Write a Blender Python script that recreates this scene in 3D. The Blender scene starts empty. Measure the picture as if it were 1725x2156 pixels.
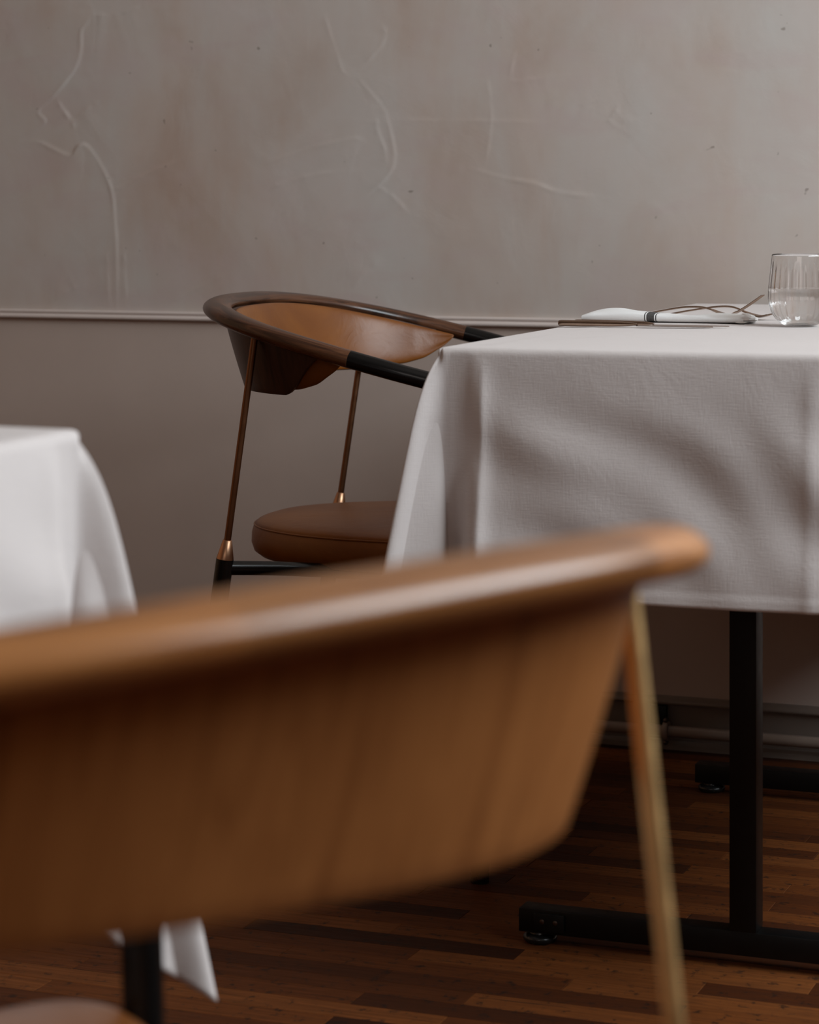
import bpy, bmesh, math, random
import numpy as np
from mathutils import Vector

# ------------------------------------------------------------------ camera
SC = bpy.context.scene
COL = SC.collection
THETA = math.atan(5200.0/13300.0)
cam = bpy.data.cameras.new('camera'); camo = bpy.data.objects.new('camera', cam); COL.objects.link(camo)
camo.location = (0, 0, 0.907)
camo.rotation_euler = (math.pi/2, 0, THETA)
cam.sensor_fit = 'HORIZONTAL'; cam.sensor_width = 36.0
cam.lens = 36.0*5200.0/1725.0
cam.shift_y = -638.0/1725.0
cam.clip_start = 0.05
cam.dof.use_dof = True; cam.dof.focus_distance = 3.35; cam.dof.aperture_fstop = 9.8
SC.camera = camo
# ------------------------------------------------------------------ sky, daylight, warm fill, exposure
world = bpy.data.worlds.new('overcast_sky'); SC.world = world; world.use_nodes = True
wb = world.node_tree.nodes['Background']
wb.inputs[0].default_value = (0.80, 0.88, 1.0, 1); wb.inputs[1].default_value = 1.0

def area(name, loc, rot, sx, sy, power, color):
    l = bpy.data.lights.new(name, 'AREA'); l.shape = 'RECTANGLE'; l.size = sx; l.size_y = sy
    l.energy = power; l.color = color
    o = bpy.data.objects.new(name, l); COL.objects.link(o); o.location = loc; o.rotation_euler = rot
    return o
ROOM = dict(x0=-4.3, x1=1.35, y0=-2.6, y1=4.04, z1=3.3)
area('window_daylight_right', (ROOM['x1']-0.03, 2.45, 2.20), (0, math.radians(90), 0), 1.4, 2.2, 118, (0.87, 0.95, 1.0))
area('warm_fill_front', (0.2, ROOM['y0']+0.03, 2.10), (math.radians(90), 0, 0), 1.9, 1.5, 9, (1.0, 0.74, 0.55))  # added warm fill behind the camera, not daylight, set at the front opening
SC.view_settings.view_transform = 'Standard'; SC.view_settings.look = 'None'
SC.view_settings.gamma = 1.0; SC.view_settings.use_curve_mapping = False
SC.view_settings.exposure = 0.0

# ------------------------------------------------------------------ helpers
def mesh_obj(name, verts, faces, mat=None, parent=None, smooth=True, kind=None, uv=None, attrs=None):
    me = bpy.data.meshes.new(name)
    me.from_pydata([tuple(map(float, v)) for v in verts], [], faces)
    me.update()
    if smooth: me.polygons.foreach_set('use_smooth', [True]*len(me.polygons))
    if uv is not None:
        lay = me.uv_layers.new(name='UVMap')
        li = np.zeros(len(me.loops), dtype=np.int32); me.loops.foreach_get('vertex_index', li)
        lay.data.foreach_set('uv', np.asarray(uv, dtype=np.float32)[li].ravel())
    if attrs:
        for k, a in attrs.items():
            at = me.attributes.new(k, 'FLOAT', 'POINT'); at.data.foreach_set('value', np.asarray(a, dtype=np.float32))
    if mat: me.materials.append(mat)
    o = bpy.data.objects.new(name, me); COL.objects.link(o)
    if parent: o.parent = parent
    if kind: o['kind'] = kind
    return o

def bm_obj(name, bm, mat=None, parent=None, smooth=False, kind=None):
    me = bpy.data.meshes.new(name); bmesh.ops.recalc_face_normals(bm, faces=bm.faces); bm.to_mesh(me); bm.free()
    if smooth: me.polygons.foreach_set('use_smooth', [True]*len(me.polygons))
    if mat: me.materials.append(mat)
    o = bpy.data.objects.new(name, me); COL.objects.link(o)
    if parent: o.parent = parent
    if kind: o['kind'] = kind
    return o

def autosmooth(o, ang=40):
    me = o.data
    me.polygons.foreach_set('use_smooth', [True]*len(me.polygons))
    bm = bmesh.new(); bm.from_mesh(me)
    for e in bm.edges:
        if len(e.link_faces) == 2 and e.calc_face_angle(0) > math.radians(ang): e.smooth = False
    bm.to_mesh(me); bm.free()

def add_box(bm, x0, x1, y0, y1, z0, z1, bev=0.0, seg=2):
    r = bmesh.ops.create_cube(bm, size=1.0)
    for v in r['verts']:
        v.co = Vector((x0+(v.co.x+.5)*(x1-x0), y0+(v.co.y+.5)*(y1-y0), z0+(v.co.z+.5)*(z1-z0)))
    if bev > 0:
        es = {e for v in r['verts'] for e in v.link_edges}
        bmesh.ops.bevel(bm, geom=list(es), offset=bev, segments=seg, profile=0.5, affect='EDGES')

def box(name, b, mat, parent=None, bev=0.0, kind=None, seg=2):
    bm = bmesh.new(); add_box(bm, *b, bev=bev, seg=seg)
    o = bm_obj(name, bm, mat, parent, kind=kind)
    if bev: autosmooth(o, 35)
    return o

def grid_faces(n, m, close_m=False, close_n=False):
    F = []
    for i in range(n if close_n else n-1):
        for j in range(m if close_m else m-1):
            a = i*m+j; b = i*m+(j+1) % m; c = ((i+1) % n)*m+(j+1) % m; d = ((i+1) % n)*m+j
            F.append((a, b, c, d))
    return F

def catmull(P, sub, closed=False):
    P = np.asarray(P, float); n = len(P); out = []
    R = range(n) if closed else range(n-1)
    for i in R:
        if closed: p0, p1, p2, p3 = P[(i-1) % n], P[i], P[(i+1) % n], P[(i+2) % n]
        else: p0, p1, p2, p3 = P[max(i-1, 0)], P[i], P[i+1], P[min(i+2, n-1)]
        for k in range(sub):
            t = k/sub
            out.append(0.5*((2*p1)+(-p0+p2)*t+(2*p0-5*p1+4*p2-p3)*t*t+(-p0+3*p1-3*p2+p3)*t**3))
    if not closed: out.append(P[-1])
    return np.array(out)

def sweep(path, wa, hb, seg=24, caps=True, up=(0, 0, 1), closed=False):
    """elliptical section swept along path; wa = half width (horizontal), hb = half height"""
    path = np.asarray(path, float); n = len(path)
    wa = np.broadcast_to(wa, (n,)); hb = np.broadcast_to(hb, (n,))
    if closed: T = np.roll(path, -1, 0)-np.roll(path, 1, 0)
    else: T = np.gradient(path, axis=0)
    T /= np.linalg.norm(T, axis=1)[:, None]
    up = np.array(up, float)
    V = []; UV = []
    L = np.r_[0, np.cumsum(np.linalg.norm(np.diff(path, axis=0), axis=1))]
    N = np.cross(up, T); ln = np.linalg.norm(N, axis=1)
    N[0] = N[0] if ln[0] > 1e-3 else np.cross([1, 0, 0], T[0])
    prev = N[0]/np.linalg.norm(N[0])
    for i in range(n):
        t = T[i]
        if ln[i] > 0.25: nn = N[i]/ln[i]
        else: nn = prev - t*np.dot(prev, t); nn /= np.linalg.norm(nn)
        if np.dot(nn, prev) < 0: nn = -nn
        prev = nn
        b = np.cross(t, nn)
        for k in range(seg):
            a = 2*math.pi*k/seg
            V.append(path[i]+nn*wa[i]*math.cos(a)+b*hb[i]*math.sin(a)); UV.append((L[i], k/seg*0.12))
    F = grid_faces(n, seg, True, closed)
    if caps and not closed:
        F.append(tuple(range(seg))[::-1]); F.append(tuple((n-1)*seg+k for k in range(seg)))
    return V, F, UV

def tube(name, path, ra, mat, parent, seg=24, rb=None, **k):
    V, F, UV = sweep(path, ra, ra if rb is None else rb, seg, **k)
    o = mesh_obj(name, V, F, mat, parent, uv=UV); autosmooth(o, 50); return o

def lathe(name, prof, mat, parent=None, seg=48, loc=(0, 0, 0), closed=False):
    V = []; n = len(prof)
    for r, z in prof:
        for k in range(seg):
            a = 2*math.pi*k/seg; V.append((loc[0]+r*math.cos(a), loc[1]+r*math.sin(a), loc[2]+z))
    F = grid_faces(n, seg, True, closed)
    if not closed:
        F.append(tuple(range(seg))[::-1]); F.append(tuple((n-1)*seg+k for k in range(seg)))
    o = mesh_obj(name, V, F, mat, parent); autosmooth(o, 45); return o

def empty(name, loc, rz, label, cat, group=None):
    o = bpy.data.objects.new(name, None); COL.objects.link(o); o.location = loc; o.rotation_euler = (0, 0, rz)
    o.empty_display_size = 0.1
    o['label'] = label; o['category'] = cat
    if group: o['group'] = group
    return o

def copy_tree(o, parent=None):
    c = o.copy(); COL.objects.link(c)
    if parent: c.parent = parent
    for ch in list(o.children): copy_tree(ch, c)
    return c

# ------------------------------------------------------------------ materials
def new_mat(name):
    m = bpy.data.materials.new(name); m.use_nodes = True
    nt = m.node_tree; b = nt.nodes['Principled BSDF']; return m, nt, b
def N(nt, t, **k):
    n = nt.nodes.new(t)
    for a, v in k.items():
        if a.startswith('i_'): n.inputs[a[2:].replace('_', ' ')].default_value = v
        else: setattr(n, a, v)
    return n
def ramp(nt, fac, stops, interp='LINEAR'):
    r = N(nt, 'ShaderNodeValToRGB'); r.color_ramp.interpolation = interp
    while len(r.color_ramp.elements) < len(stops): r.color_ramp.elements.new(0.5)
    for e, (p, c) in zip(r.color_ramp.elements, stops): e.position = p; e.color = (*c, 1)
    nt.links.new(fac, r.inputs[0]); return r
def coords(nt, kind='Object', scale=(1, 1, 1), loc=(0, 0, 0), rot=(0, 0, 0)):
    tc = N(nt, 'ShaderNodeTexCoord'); mp = N(nt, 'ShaderNodeMapping')
    mp.inputs['Scale'].default_value = scale; mp.inputs['Location'].default_value = loc; mp.inputs['Rotation'].default_value = rot
    nt.links.new(tc.outputs[kind], mp.inputs[0]); return mp.outputs[0]
def noise(nt, vec, scale, detail=4, rough=.55, dist=0):
    n = N(nt, 'ShaderNodeTexNoise'); n.inputs['Scale'].default_value = scale; n.inputs['Detail'].default_value = detail
    n.inputs['Roughness'].default_value = rough; n.inputs['Distortion'].default_value = dist
    nt.links.new(vec, n.inputs['Vector']); return n.outputs['Fac']
def mix(nt, fac, a, b, mode='MIX'):
    m = N(nt, 'ShaderNodeMix', data_type='RGBA', blend_type=mode)
    for i, v in ((0, fac), (6, a), (7, b)):
        if hasattr(v, 'is_linked') or hasattr(v, 'links'): nt.links.new(v, m.inputs[i])
        else: m.inputs[i].default_value = v if i == 0 else (*v, 1)
    return m.outputs[2]
def bump(nt, b, h, strength, dist, prev=None):
    n = N(nt, 'ShaderNodeBump'); n.inputs['Strength'].default_value = strength; n.inputs['Distance'].default_value = dist
    nt.links.new(h, n.inputs['Height'])
    if prev: nt.links.new(prev, n.inputs['Normal'])
    nt.links.new(n.outputs[0], b.inputs['Normal']); return n.outputs[0]
def math_(nt, op, a, b=None):
    m = N(nt, 'ShaderNodeMath', operation=op)
    for i, v in ((0, a), (1, b)):
        if v is None: continue
        if hasattr(v, 'links'): nt.links.new(v, m.inputs[i])
        else: m.inputs[i].default_value = v
    return m.outputs[0]

def mat_plaster():
    m, nt, b = new_mat('trowelled_plaster')
    v = coords(nt)
    n1 = noise(nt, v, 3.2, 4, .6, .6)
    v2 = coords(nt, scale=(1, 1, .35), loc=(3, 1, 2))
    n2 = noise(nt, v2, 5.5, 5, .6, .3)
    c1 = ramp(nt, n1, [(.30, (.455, .347, .288)), (.50, (.51, .42, .366)), (.70, (.54, .472, .44))])
    c2 = mix(nt, ramp(nt, n2, [(.35, (0, 0, 0)), (.7, (1, 1, 1))]).outputs[0], c1.outputs[0], (.52, .485, .452))
    v3 = coords(nt, scale=(1, 1, 3), loc=(7, 0, 0))
    n3 = noise(nt, v3, 4, 3, .5, 1.2)
    c3 = mix(nt, math_(nt, 'MULTIPLY', ramp(nt, n3, [(.5, (0, 0, 0)), (.68, (1, 1, 1))]).outputs[0], .35), c2, (.50, .395, .378))
    sp = noise(nt, coords(nt, loc=(11, 0, 5)), 60, 1, .3)
    spm = ramp(nt, sp, [(.80, (0, 0, 0)), (.83, (1, 1, 1))])
    c4 = mix(nt, math_(nt, 'MULTIPLY', spm.outputs[0], .55), c3, (.16, .125, .10))
    nt.links.new(c4, b.inputs['Base Color'])
    b.inputs['Roughness'].default_value = .62
    p = bump(nt, b, noise(nt, v, 9, 5, .55, .5), .35, .004)
    bump(nt, b, noise(nt, v, 160, 3, .6), .10, .0006, p)
    return m
def mat_paint(name, col, rough=.5, var=.06, sc=6):
    m, nt, b = new_mat(name); v = coords(nt)
    n = noise(nt, v, sc, 5, .6)
    a = tuple(c*(1-var) for c in col); d = tuple(min(1, c*(1+var)) for c in col)
    nt.links.new(ramp(nt, n, [(.3, a), (.7, d)]).outputs[0], b.inputs['Base Color'])
    b.inputs['Roughness'].default_value = rough
    bump(nt, b, noise(nt, v, 60, 3, .6), .12, .001)
    return m
def mat_cloth(name='white_tablecloth', col=(.635, .58, .56), k=1.0):
    m, nt, b = new_mat(name); v = coords(nt)
    nn = noise(nt, v, 5, 3, .5)
    nt.links.new(ramp(nt, nn, [(.3, tuple(c*.97 for c in col)), (.7, col)]).outputs[0], b.inputs['Base Color'])
    b.inputs['Roughness'].default_value = .92
    b.inputs['Specular IOR Level'].default_value = .15
    b.inputs['Sheen Weight'].default_value = .15
    h1 = noise(nt, coords(nt, scale=(60, 60, 900)), 1.0, 2, .6)
    h2 = noise(nt, coords(nt, scale=(700, 700, 50), loc=(5, 5, 5)), 1.0, 2, .6)
    h = math_(nt, 'ADD', h1, h2)
    p = bump(nt, b, h, .30*k, .0009)
    bump(nt, b, noise(nt, v, 16, 4, .6, .6), .25, .004, p)
    return m
def mat_wood(name, dark, mid, light, rough=.32, tone=True, spec=.5):
    m, nt, b = new_mat(name)
    tc = N(nt, 'ShaderNodeTexCoord')
    mp = N(nt, 'ShaderNodeMapping'); mp.inputs['Scale'].default_value = (3.0, 26, 1); nt.links.new(tc.outputs['UV'], mp.inputs[0])
    w = noise(nt, mp.outputs[0], 1.6, 5, .6, 1.1)
    mp2 = N(nt, 'ShaderNodeMapping'); mp2.inputs['Scale'].default_value = (25, 420, 1); nt.links.new(tc.outputs['UV'], mp2.inputs[0])
    g = noise(nt, mp2.outputs[0], 1.0, 3, .6)
    c = ramp(nt, w, [(.30, dark), (.42, mid), (.55, light), (.62, mid), (.74, dark)])
    c2 = mix(nt, math_(nt, 'MULTIPLY', g, .45), c.outputs[0], dark)
    at = N(nt, 'ShaderNodeAttribute', attribute_name='tone')
    hsv = N(nt, 'ShaderNodeHueSaturation'); nt.links.new(c2, hsv.inputs['Color'])
    if tone: nt.links.new(math_(nt, 'ADD', at.outputs['Fac'], 1.0), hsv.inputs['Value'])
    nt.links.new(hsv.outputs[0], b.inputs['Base Color'])
    b.inputs['Roughness'].default_value = rough
    b.inputs['Specular IOR Level'].default_value = spec
    bump(nt, b, g, .12, .0005)
    return m
def mat_leather(name, col, dark):
    m, nt, b = new_mat(name); v = coords(nt)
    n = noise(nt, v, 7, 4, .6, .4)
    nt.links.new(ramp(nt, n, [(.3, dark), (.65, col)]).outputs[0], b.inputs['Base Color'])
    b.inputs['Roughness'].default_value = .38
    b.inputs['Specular IOR Level'].default_value = .38
    vo = N(nt, 'ShaderNodeTexVoronoi'); vo.inputs['Scale'].default_value = 750; nt.links.new(v, vo.inputs['Vector'])
    p = bump(nt, b, vo.outputs['Distance'], .10, .0004)
    bump(nt, b, noise(nt, v, 22, 3, .6, .8), .25, .003, p)
    return m
def mat_metal(name, col, rough, metallic=1.0, spec=.5):
    m, nt, b = new_mat(name); v = coords(nt)
    n = noise(nt, v, 55, 3, .6)
    nt.links.new(ramp(nt, n, [(.3, tuple(c*.88 for c in col)), (.7, col)]).outputs[0], b.inputs['Base Color'])
    nt.links.new(ramp(nt, n, [(.2, (rough*.85,)*3), (.8, (rough*1.15,)*3)]).outputs[0], b.inputs['Roughness'])
    b.inputs['Metallic'].default_value = metallic; b.inputs['Specular IOR Level'].default_value = spec
    return m
def mat_floor():
    m, nt, b = new_mat('worn_parquet')
    tc = N(nt, 'ShaderNodeTexCoord'); geo = N(nt, 'ShaderNodeNewGeometry'); oi = N(nt, 'ShaderNodeObjectInfo')
    rnd = math_(nt, 'FRACT', math_(nt, 'ADD', math_(nt, 'MULTIPLY', geo.outputs['Random Per Island'], 7.3), math_(nt, 'MULTIPLY', oi.outputs['Random'], 5.1)))
    wpos = geo.outputs['Position']
    off = N(nt, 'ShaderNodeCombineXYZ'); nt.links.new(math_(nt, 'MULTIPLY', rnd, 37.0), off.inputs[0]); nt.links.new(math_(nt, 'MULTIPLY', rnd, 11.0), off.inputs[2])
    add = N(nt, 'ShaderNodeVectorMath', operation='ADD'); nt.links.new(wpos, add.inputs[0]); nt.links.new(off.outputs[0], add.inputs[1])
    def st(sc, rotz=0):
        mp = N(nt, 'ShaderNodeMapping'); mp.inputs['Scale'].default_value = sc; mp.inputs['Rotation'].default_value = (0, 0, rotz); nt.links.new(add.outputs[0], mp.inputs[0]); return mp.outputs[0]
    g = noise(nt, st((9, 190, 1)), 1, 5, .65, .5)
    g2 = noise(nt, st((40, 900, 1)), 1, 3, .6)
    base = ramp(nt, rnd, [(0, (.042, .011, .004)), (.25, (.095, .025, .007)), (.5, (.16, .043, .010)), (.75, (.22, .063, .014)), (1, (.31, .098, .024))])
    c = mix(nt, math_(nt, 'MULTIPLY', ramp(nt, g, [(.35, (0, 0, 0)), (.7, (1, 1, 1))]).outputs[0], .55), base.outputs[0], (.045, .018, .009), 'MIX')
    c = mix(nt, math_(nt, 'MULTIPLY', g2, .55), c, (.022, .009, .005))
    def sw(sc, rotz):
        mp = N(nt, 'ShaderNodeMapping'); mp.inputs['Scale'].default_value = sc; mp.inputs['Rotation'].default_value = (0, 0, rotz); nt.links.new(wpos, mp.inputs[0]); return mp.outputs[0]
    s1 = ramp(nt, noise(nt, sw((1, 1, 1), 0), 55, 6, .75, .3), [(.56, (0, 0, 0)), (.63, (1, 1, 1))]).outputs[0]
    s2 = ramp(nt, noise(nt, sw((5, 140, 1), .9), 1, 3, .6), [(.68, (0, 0, 0)), (.70, (1, 1, 1))]).outputs[0]
    s3 = ramp(nt, noise(nt, sw((7, 150, 1), -.5), 1, 3, .6), [(.74, (0, 0, 0)), (.765, (1, 1, 1))]).outputs[0]
    s = math_(nt, 'MAXIMUM', math_(nt, 'MAXIMUM', s1, s2), s3)
    c = mix(nt, math_(nt, 'MULTIPLY', s, .75), c, (.014, .011, .009))
    nt.links.new(c, b.inputs['Base Color'])
    nt.links.new(ramp(nt, g, [(.3, (.50,)*3), (.7, (.66,)*3)]).outputs[0], b.inputs['Roughness'])
    b.inputs['Specular IOR Level'].default_value = .12
    bump(nt, b, math_(nt, 'SUBTRACT', g, s), .18, .0012)
    return m
def mat_glass(name, ior, rough=0.0, col=(1, 1, 1)):
    m, nt, b = new_mat(name)
    b.inputs['Base Color'].default_value = (*col, 1); b.inputs['Roughness'].default_value = rough
    b.inputs['IOR'].default_value = ior; b.inputs['Transmission Weight'].default_value = 1
    return m
def mat_napkin():
    m, nt, b = new_mat('white_linen_napkin')
    tc = N(nt, 'ShaderNodeTexCoord'); sx = N(nt, 'ShaderNodeSeparateXYZ'); nt.links.new(tc.outputs['Object'], sx.inputs[0])
    # woven grey band with two thin white lines, across the napkin
    d = math_(nt, 'ABSOLUTE', math_(nt, 'SUBTRACT', sx.outputs[0], -0.0155))
    band = math_(nt, 'LESS_THAN', d, 0.0085)
    l1 = math_(nt, 'LESS_THAN', math_(nt, 'ABSOLUTE', math_(nt, 'SUBTRACT', d, 0.0062)), 0.0008)
    msk = math_(nt, 'MULTIPLY', band, math_(nt, 'SUBTRACT', 1.0, l1))
    n = noise(nt, tc.outputs['Object'], 900, 2, .5)
    grey = ramp(nt, n, [(.3, (.055, .052, .05)), (.7, (.11, .105, .10))])
    c = mix(nt, msk, (.80, .795, .785), grey.outputs[0]); nt.links.new(c, b.inputs['Base Color'])
    b.inputs['Roughness'].default_value = .9; b.inputs['Specular IOR Level'].default_value = .15
    h = noise(nt, coords(nt, scale=(300, 300, 600), rot=(0, 0, .8)), 1.0, 2, .6)
    bump(nt, b, h, .4, .0007)
    return m

M_PLASTER = mat_plaster()
M_DADO_WALL = mat_paint('lower_wall_paint', (.475, .388, .340), .5, .035, 5)
M_TRIM = mat_paint('trim_paint', (.62, .54, .50), .30, .03, 9)
M_BASE = mat_paint('shaded_baseboard_paint', (.17, .135, .112), .4, .08, 12)  # colour darkened to carry the shade under the table, well below the trim
M_PIPE = mat_paint('pipe_paint', (.24, .185, .15), .3, .06, 14)
M_CEIL = mat_paint('ceiling_paint', (.38, .31, .26), .9, .02, 4)
M_ROOM = mat_paint('room_wall_paint', (.24, .16, .115), .8, .05, 4)
M_FLOOR = mat_floor()
M_SUB = mat_paint('floor_joint_dark', (.012, .008, .006), .9, .1, 9)
M_CLOTH = mat_cloth()
M_WALNUT = mat_wood('dark_walnut', (.010, .005, .003), (.045, .018, .009), (.120, .048, .022), .26, spec=.42)
M_WALNUT_SHELL = mat_wood('dark_walnut_shell', (.014, .006, .004), (.038, .015, .009), (.060, .024, .013), .36, tone=False)
M_LEATHER = mat_leather('cognac_leather', (.20, .066, .010), (.145, .043, .007))
M_BLACK = mat_metal('black_powder_coat', (.004, .004, .004), .24, 0.0, .35)
M_BRONZE = mat_metal('aged_bronze_rod', (.22, .105, .052), .38)
M_COPPER = mat_metal('brushed_copper', (.56, .32, .19), .36)
M_TBLACK = mat_metal('black_table_steel', (.004, .004, .004), .42, 0.0, .28)
M_RUBBER = mat_metal('black_rubber', (.012, .012, .012), .28, 0.0, .5)
M_SCREW = mat_metal('steel_screw', (.12, .09, .075), .4)
M_CUTLERY = mat_metal('bronze_steel_cutlery', (.40, .29, .22), .20)
M_WOODTOP = mat_paint('table_board', (.12, .07, .04), .6)
M_NAPKIN = mat_napkin()
M_GLASS = mat_glass('tumbler_glass', 1.48)
M_WATER = mat_glass('still_water', 1.333)
M_WGLASS = mat_glass('window_pane_glass', 1.45)
M_WINFRAME = mat_paint('window_frame_paint', (.7, .68, .65), .4, .02)

# ------------------------------------------------------------------ setting: back wall with trowel relief
X0, X1, Y0, Y1, Z1 = ROOM['x0'], ROOM['x1'], ROOM['y0'], ROOM['y1'], ROOM['z1']
STROKES = [
    (1.0, [(-2.211,1.280), (-2.210,1.266), (-2.232,1.239), (-2.234,1.207), (-2.242,1.175), (-2.263,1.148), (-2.289,1.121), (-2.318,1.098), (-2.323,1.084), (-2.310,1.070), (-2.326,1.057), (-2.350,1.034)]),
    (1.2, [(-2.350,1.034), (-2.321,1.031), (-2.289,1.017), (-2.255,1.006), (-2.237,1.023), (-2.221,1.022), (-2.195,0.991), (-2.170,0.941), (-2.163,0.881), (-2.160,0.835), (-2.159,0.726)]),
    (0.7, [(-2.170,0.941), (-2.134,0.954), (-2.083,0.977), (-2.032,0.994), (-1.972,1.016)]),
    (1.0, [(-2.284,1.111), (-2.273,1.093), (-2.253,1.069), (-2.247,1.056)]),
    (0.7, [(-2.253,1.069), (-2.227,1.087), (-2.195,1.105)]),
    (0.7, [(-1.690,1.150), (-1.656,1.114), (-1.628,1.079), (-1.614,1.031), (-1.609,0.996), (-1.619,0.970), (-1.652,0.939), (-1.685,0.917), (-1.747,0.882), (-1.849,0.833)]),
    (0.5, [(-1.858,0.989), (-1.771,1.015), (-1.685,1.031), (-1.661,1.022)]),
    (0.5, [(-1.854,0.944), (-1.771,0.966), (-1.699,0.974)]),
    (0.6, [(-1.642,1.066), (-1.642,1.048), (-1.628,1.013), (-1.626,0.987)]),
    (0.5, [(-1.642,0.948), (-1.604,0.922), (-1.581,0.895)]),
    (0.4, [(-1.633,0.821), (-1.699,0.759)]),
    (0.5, [(-1.927,0.792), (-2.083,0.723)]),
    (0.5, [(-2.237,0.766), (-2.300,0.733)]),
    (0.8, [(-1.465,0.977), (-1.405,0.960), (-1.351,0.951), (-1.320,0.940), (-1.284,0.932), (-1.231,0.928)]),
    (0.35, [(-1.437,1.141), (-1.428,1.063), (-1.442,0.969)]),
    (0.5, [(-1.218,1.052), (-1.196,1.085)]),
    (-0.5, [(-1.336,1.070), (-1.218,1.089)]),
    (-0.3, [(-1.249,1.065), (-1.144,1.066)]),
    (0.4, [(-1.613,1.063), (-1.428,1.059), (-1.320,1.055)]),
    (0.4, [(-1.383,1.182), (-1.392,1.131), (-1.356,1.130), (-1.302,1.136)]),
    (-0.5, [(-2.042,1.153), (-1.982,1.158)]),
    (0.6, [(-2.170,1.260), (-2.093,1.285)]),
    (0.6, [(-2.211,1.266), (-2.175,1.263)]),
    (0.4, [(-2.180,0.835), (-2.175,0.721)]),
    (0.4, [(-2.144,0.836), (-2.139,0.726)]),
    (0.4, [(-1.747,1.266), (-1.709,1.155), (-1.690,1.150)]),
    (0.5, [(-1.633,1.232), (-1.626,1.210), (-1.652,1.176), (-1.685,1.150)]),
]
def build_back_wall():
    xs = np.r_[np.linspace(X0, -2.75, 6)[:-1], np.arange(-2.75, -.55, .003), np.linspace(-.55, X1, 8)[1:]]
    zs = np.r_[np.arange(.716, 1.45, .003), np.linspace(1.45, Z1, 8)[1:]]
    GX, GZ = np.meshgrid(xs, zs)
    Hh = np.zeros_like(GX)
    rng = np.random.default_rng(4)
    for h, P in STROKES:
        P = catmull(P, 8) if len(P) > 2 else np.array([np.array(P[0])*(1-t)+np.array(P[1])*t for t in np.linspace(0, 1, 9)])
        best = np.full(GX.shape, 9.); sd = np.zeros_like(GX); al = np.zeros_like(GX)
        mnx, mxx = P[:, 0].min()-.15, P[:, 0].max()+.15; mnz, mxz = P[:, 1].min()-.15, P[:, 1].max()+.15
        ix = np.where((xs > mnx) & (xs < mxx))[0]; iz = np.where((zs > mnz) & (zs < mxz))[0]
        if len(ix) == 0 or len(iz) == 0: continue
        sl = (slice(iz[0], iz[-1]+1), slice(ix[0], ix[-1]+1))
        gx, gz = GX[sl], GZ[sl]; bd = np.full(gx.shape, 9.); bs = np.zeros_like(gx); ba = np.zeros_like(gx)
        for i in range(len(P)-1):
            d = P[i+1]-P[i]; L2 = (d*d).sum()+1e-12
            t = np.clip(((gx-P[i, 0])*d[0]+(gz-P[i, 1])*d[1])/L2, 0, 1)
            ex = gx-P[i, 0]-t*d[0]; ez = gz-P[i, 1]-t*d[1]; dd = np.hypot(ex, ez)
            s = np.sign(ex*d[1]-ez*d[0]); k = dd < bd
            bd[k] = dd[k]; bs[k] = s[k]; ba[k] = ((i+t)/(len(P)-1))[k]
        fade = np.clip(np.minimum(ba, 1-ba)*6, 0.15, 1)
        core = np.exp(-(bd/.0034)**2)*.00055*(.55+.45*np.sin(ba*23+h*9))
        ledge = np.where(bs > 0, np.exp(-bd/.045), np.exp(-(bd/.0035)**2))*.0012*(.7+.3*np.sin(ba*11+3*h))
        Hh[sl] += h*fade*(core+ledge*(1 if h > 0 else 0))
    # broad hand-trowelled unevenness
    for k in range(26):
        a = rng.uniform(0, math.pi); fr = rng.uniform(4, 22); ph = rng.uniform(0, 6.28)
        Hh += .00045/ (fr/6)*np.sin(fr*(GX*math.cos(a)+GZ*math.sin(a))+ph+1.3*np.sin(3*GX+k)+1.1*np.sin(4*GZ-k))*.5
    env = np.clip((GX+2.75)/.05, 0, 1)*np.clip((-.56-GX)/.05, 0, 1)*np.clip((1.45-GZ)/.05, 0, 1)
    Hh *= env
    V = np.stack([GX.ravel(), (Y1-Hh).ravel(), GZ.ravel()], 1)
    V = [tuple(v) for v in V]
    F = [f for f in grid_faces(len(zs), len(xs))]
    o = mesh_obj('wall_back', V, F, M_PLASTER, kind='structure')
    return o
wall = build_back_wall()
# smooth painted lower panel
box('wall_back_lower', (X0, X1, Y1+.0005, Y1+.12, -.02, .7165), M_DADO_WALL, kind='structure').name = 'wall_back.001'
# dado rail, moulded profile
def extrude_profile(name, prof, xa, xb, mat, kind='structure', parent=None, nseg=2):
    V = []; n = len(prof)
    for x in np.linspace(xa, xb, nseg):
        for d, z in prof: V.append((x, Y1-d, z))
    F = grid_faces(nseg, n, True)
    F.append(tuple(range(n))); F.append(tuple((nseg-1)*n+k for k in range(n))[::-1])
    o = mesh_obj(name, V, F, mat, parent, kind=kind); autosmooth(o, 28)
    bm = bmesh.new(); bm.from_mesh(o.data); bmesh.ops.recalc_face_normals(bm, faces=bm.faces); bm.to_mesh(o.data); bm.free()
    return o
def arc(cx, cz, r, a0, a1, n=8):
    return [(cx+r*math.cos(math.radians(a)), cz+r*math.sin(math.radians(a))) for a in np.linspace(a0, a1, n)]
prof = [(-.001, .703)] + arc(.0065, .7075, .0042, -90, 60, 8) + [(.0062, .7125)] + arc(.0055, .7165, .0030, -40, 90, 7) + [(-.001, .7200)]
extrude_profile('trim_1', prof, X0, X1, M_TRIM)
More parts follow.
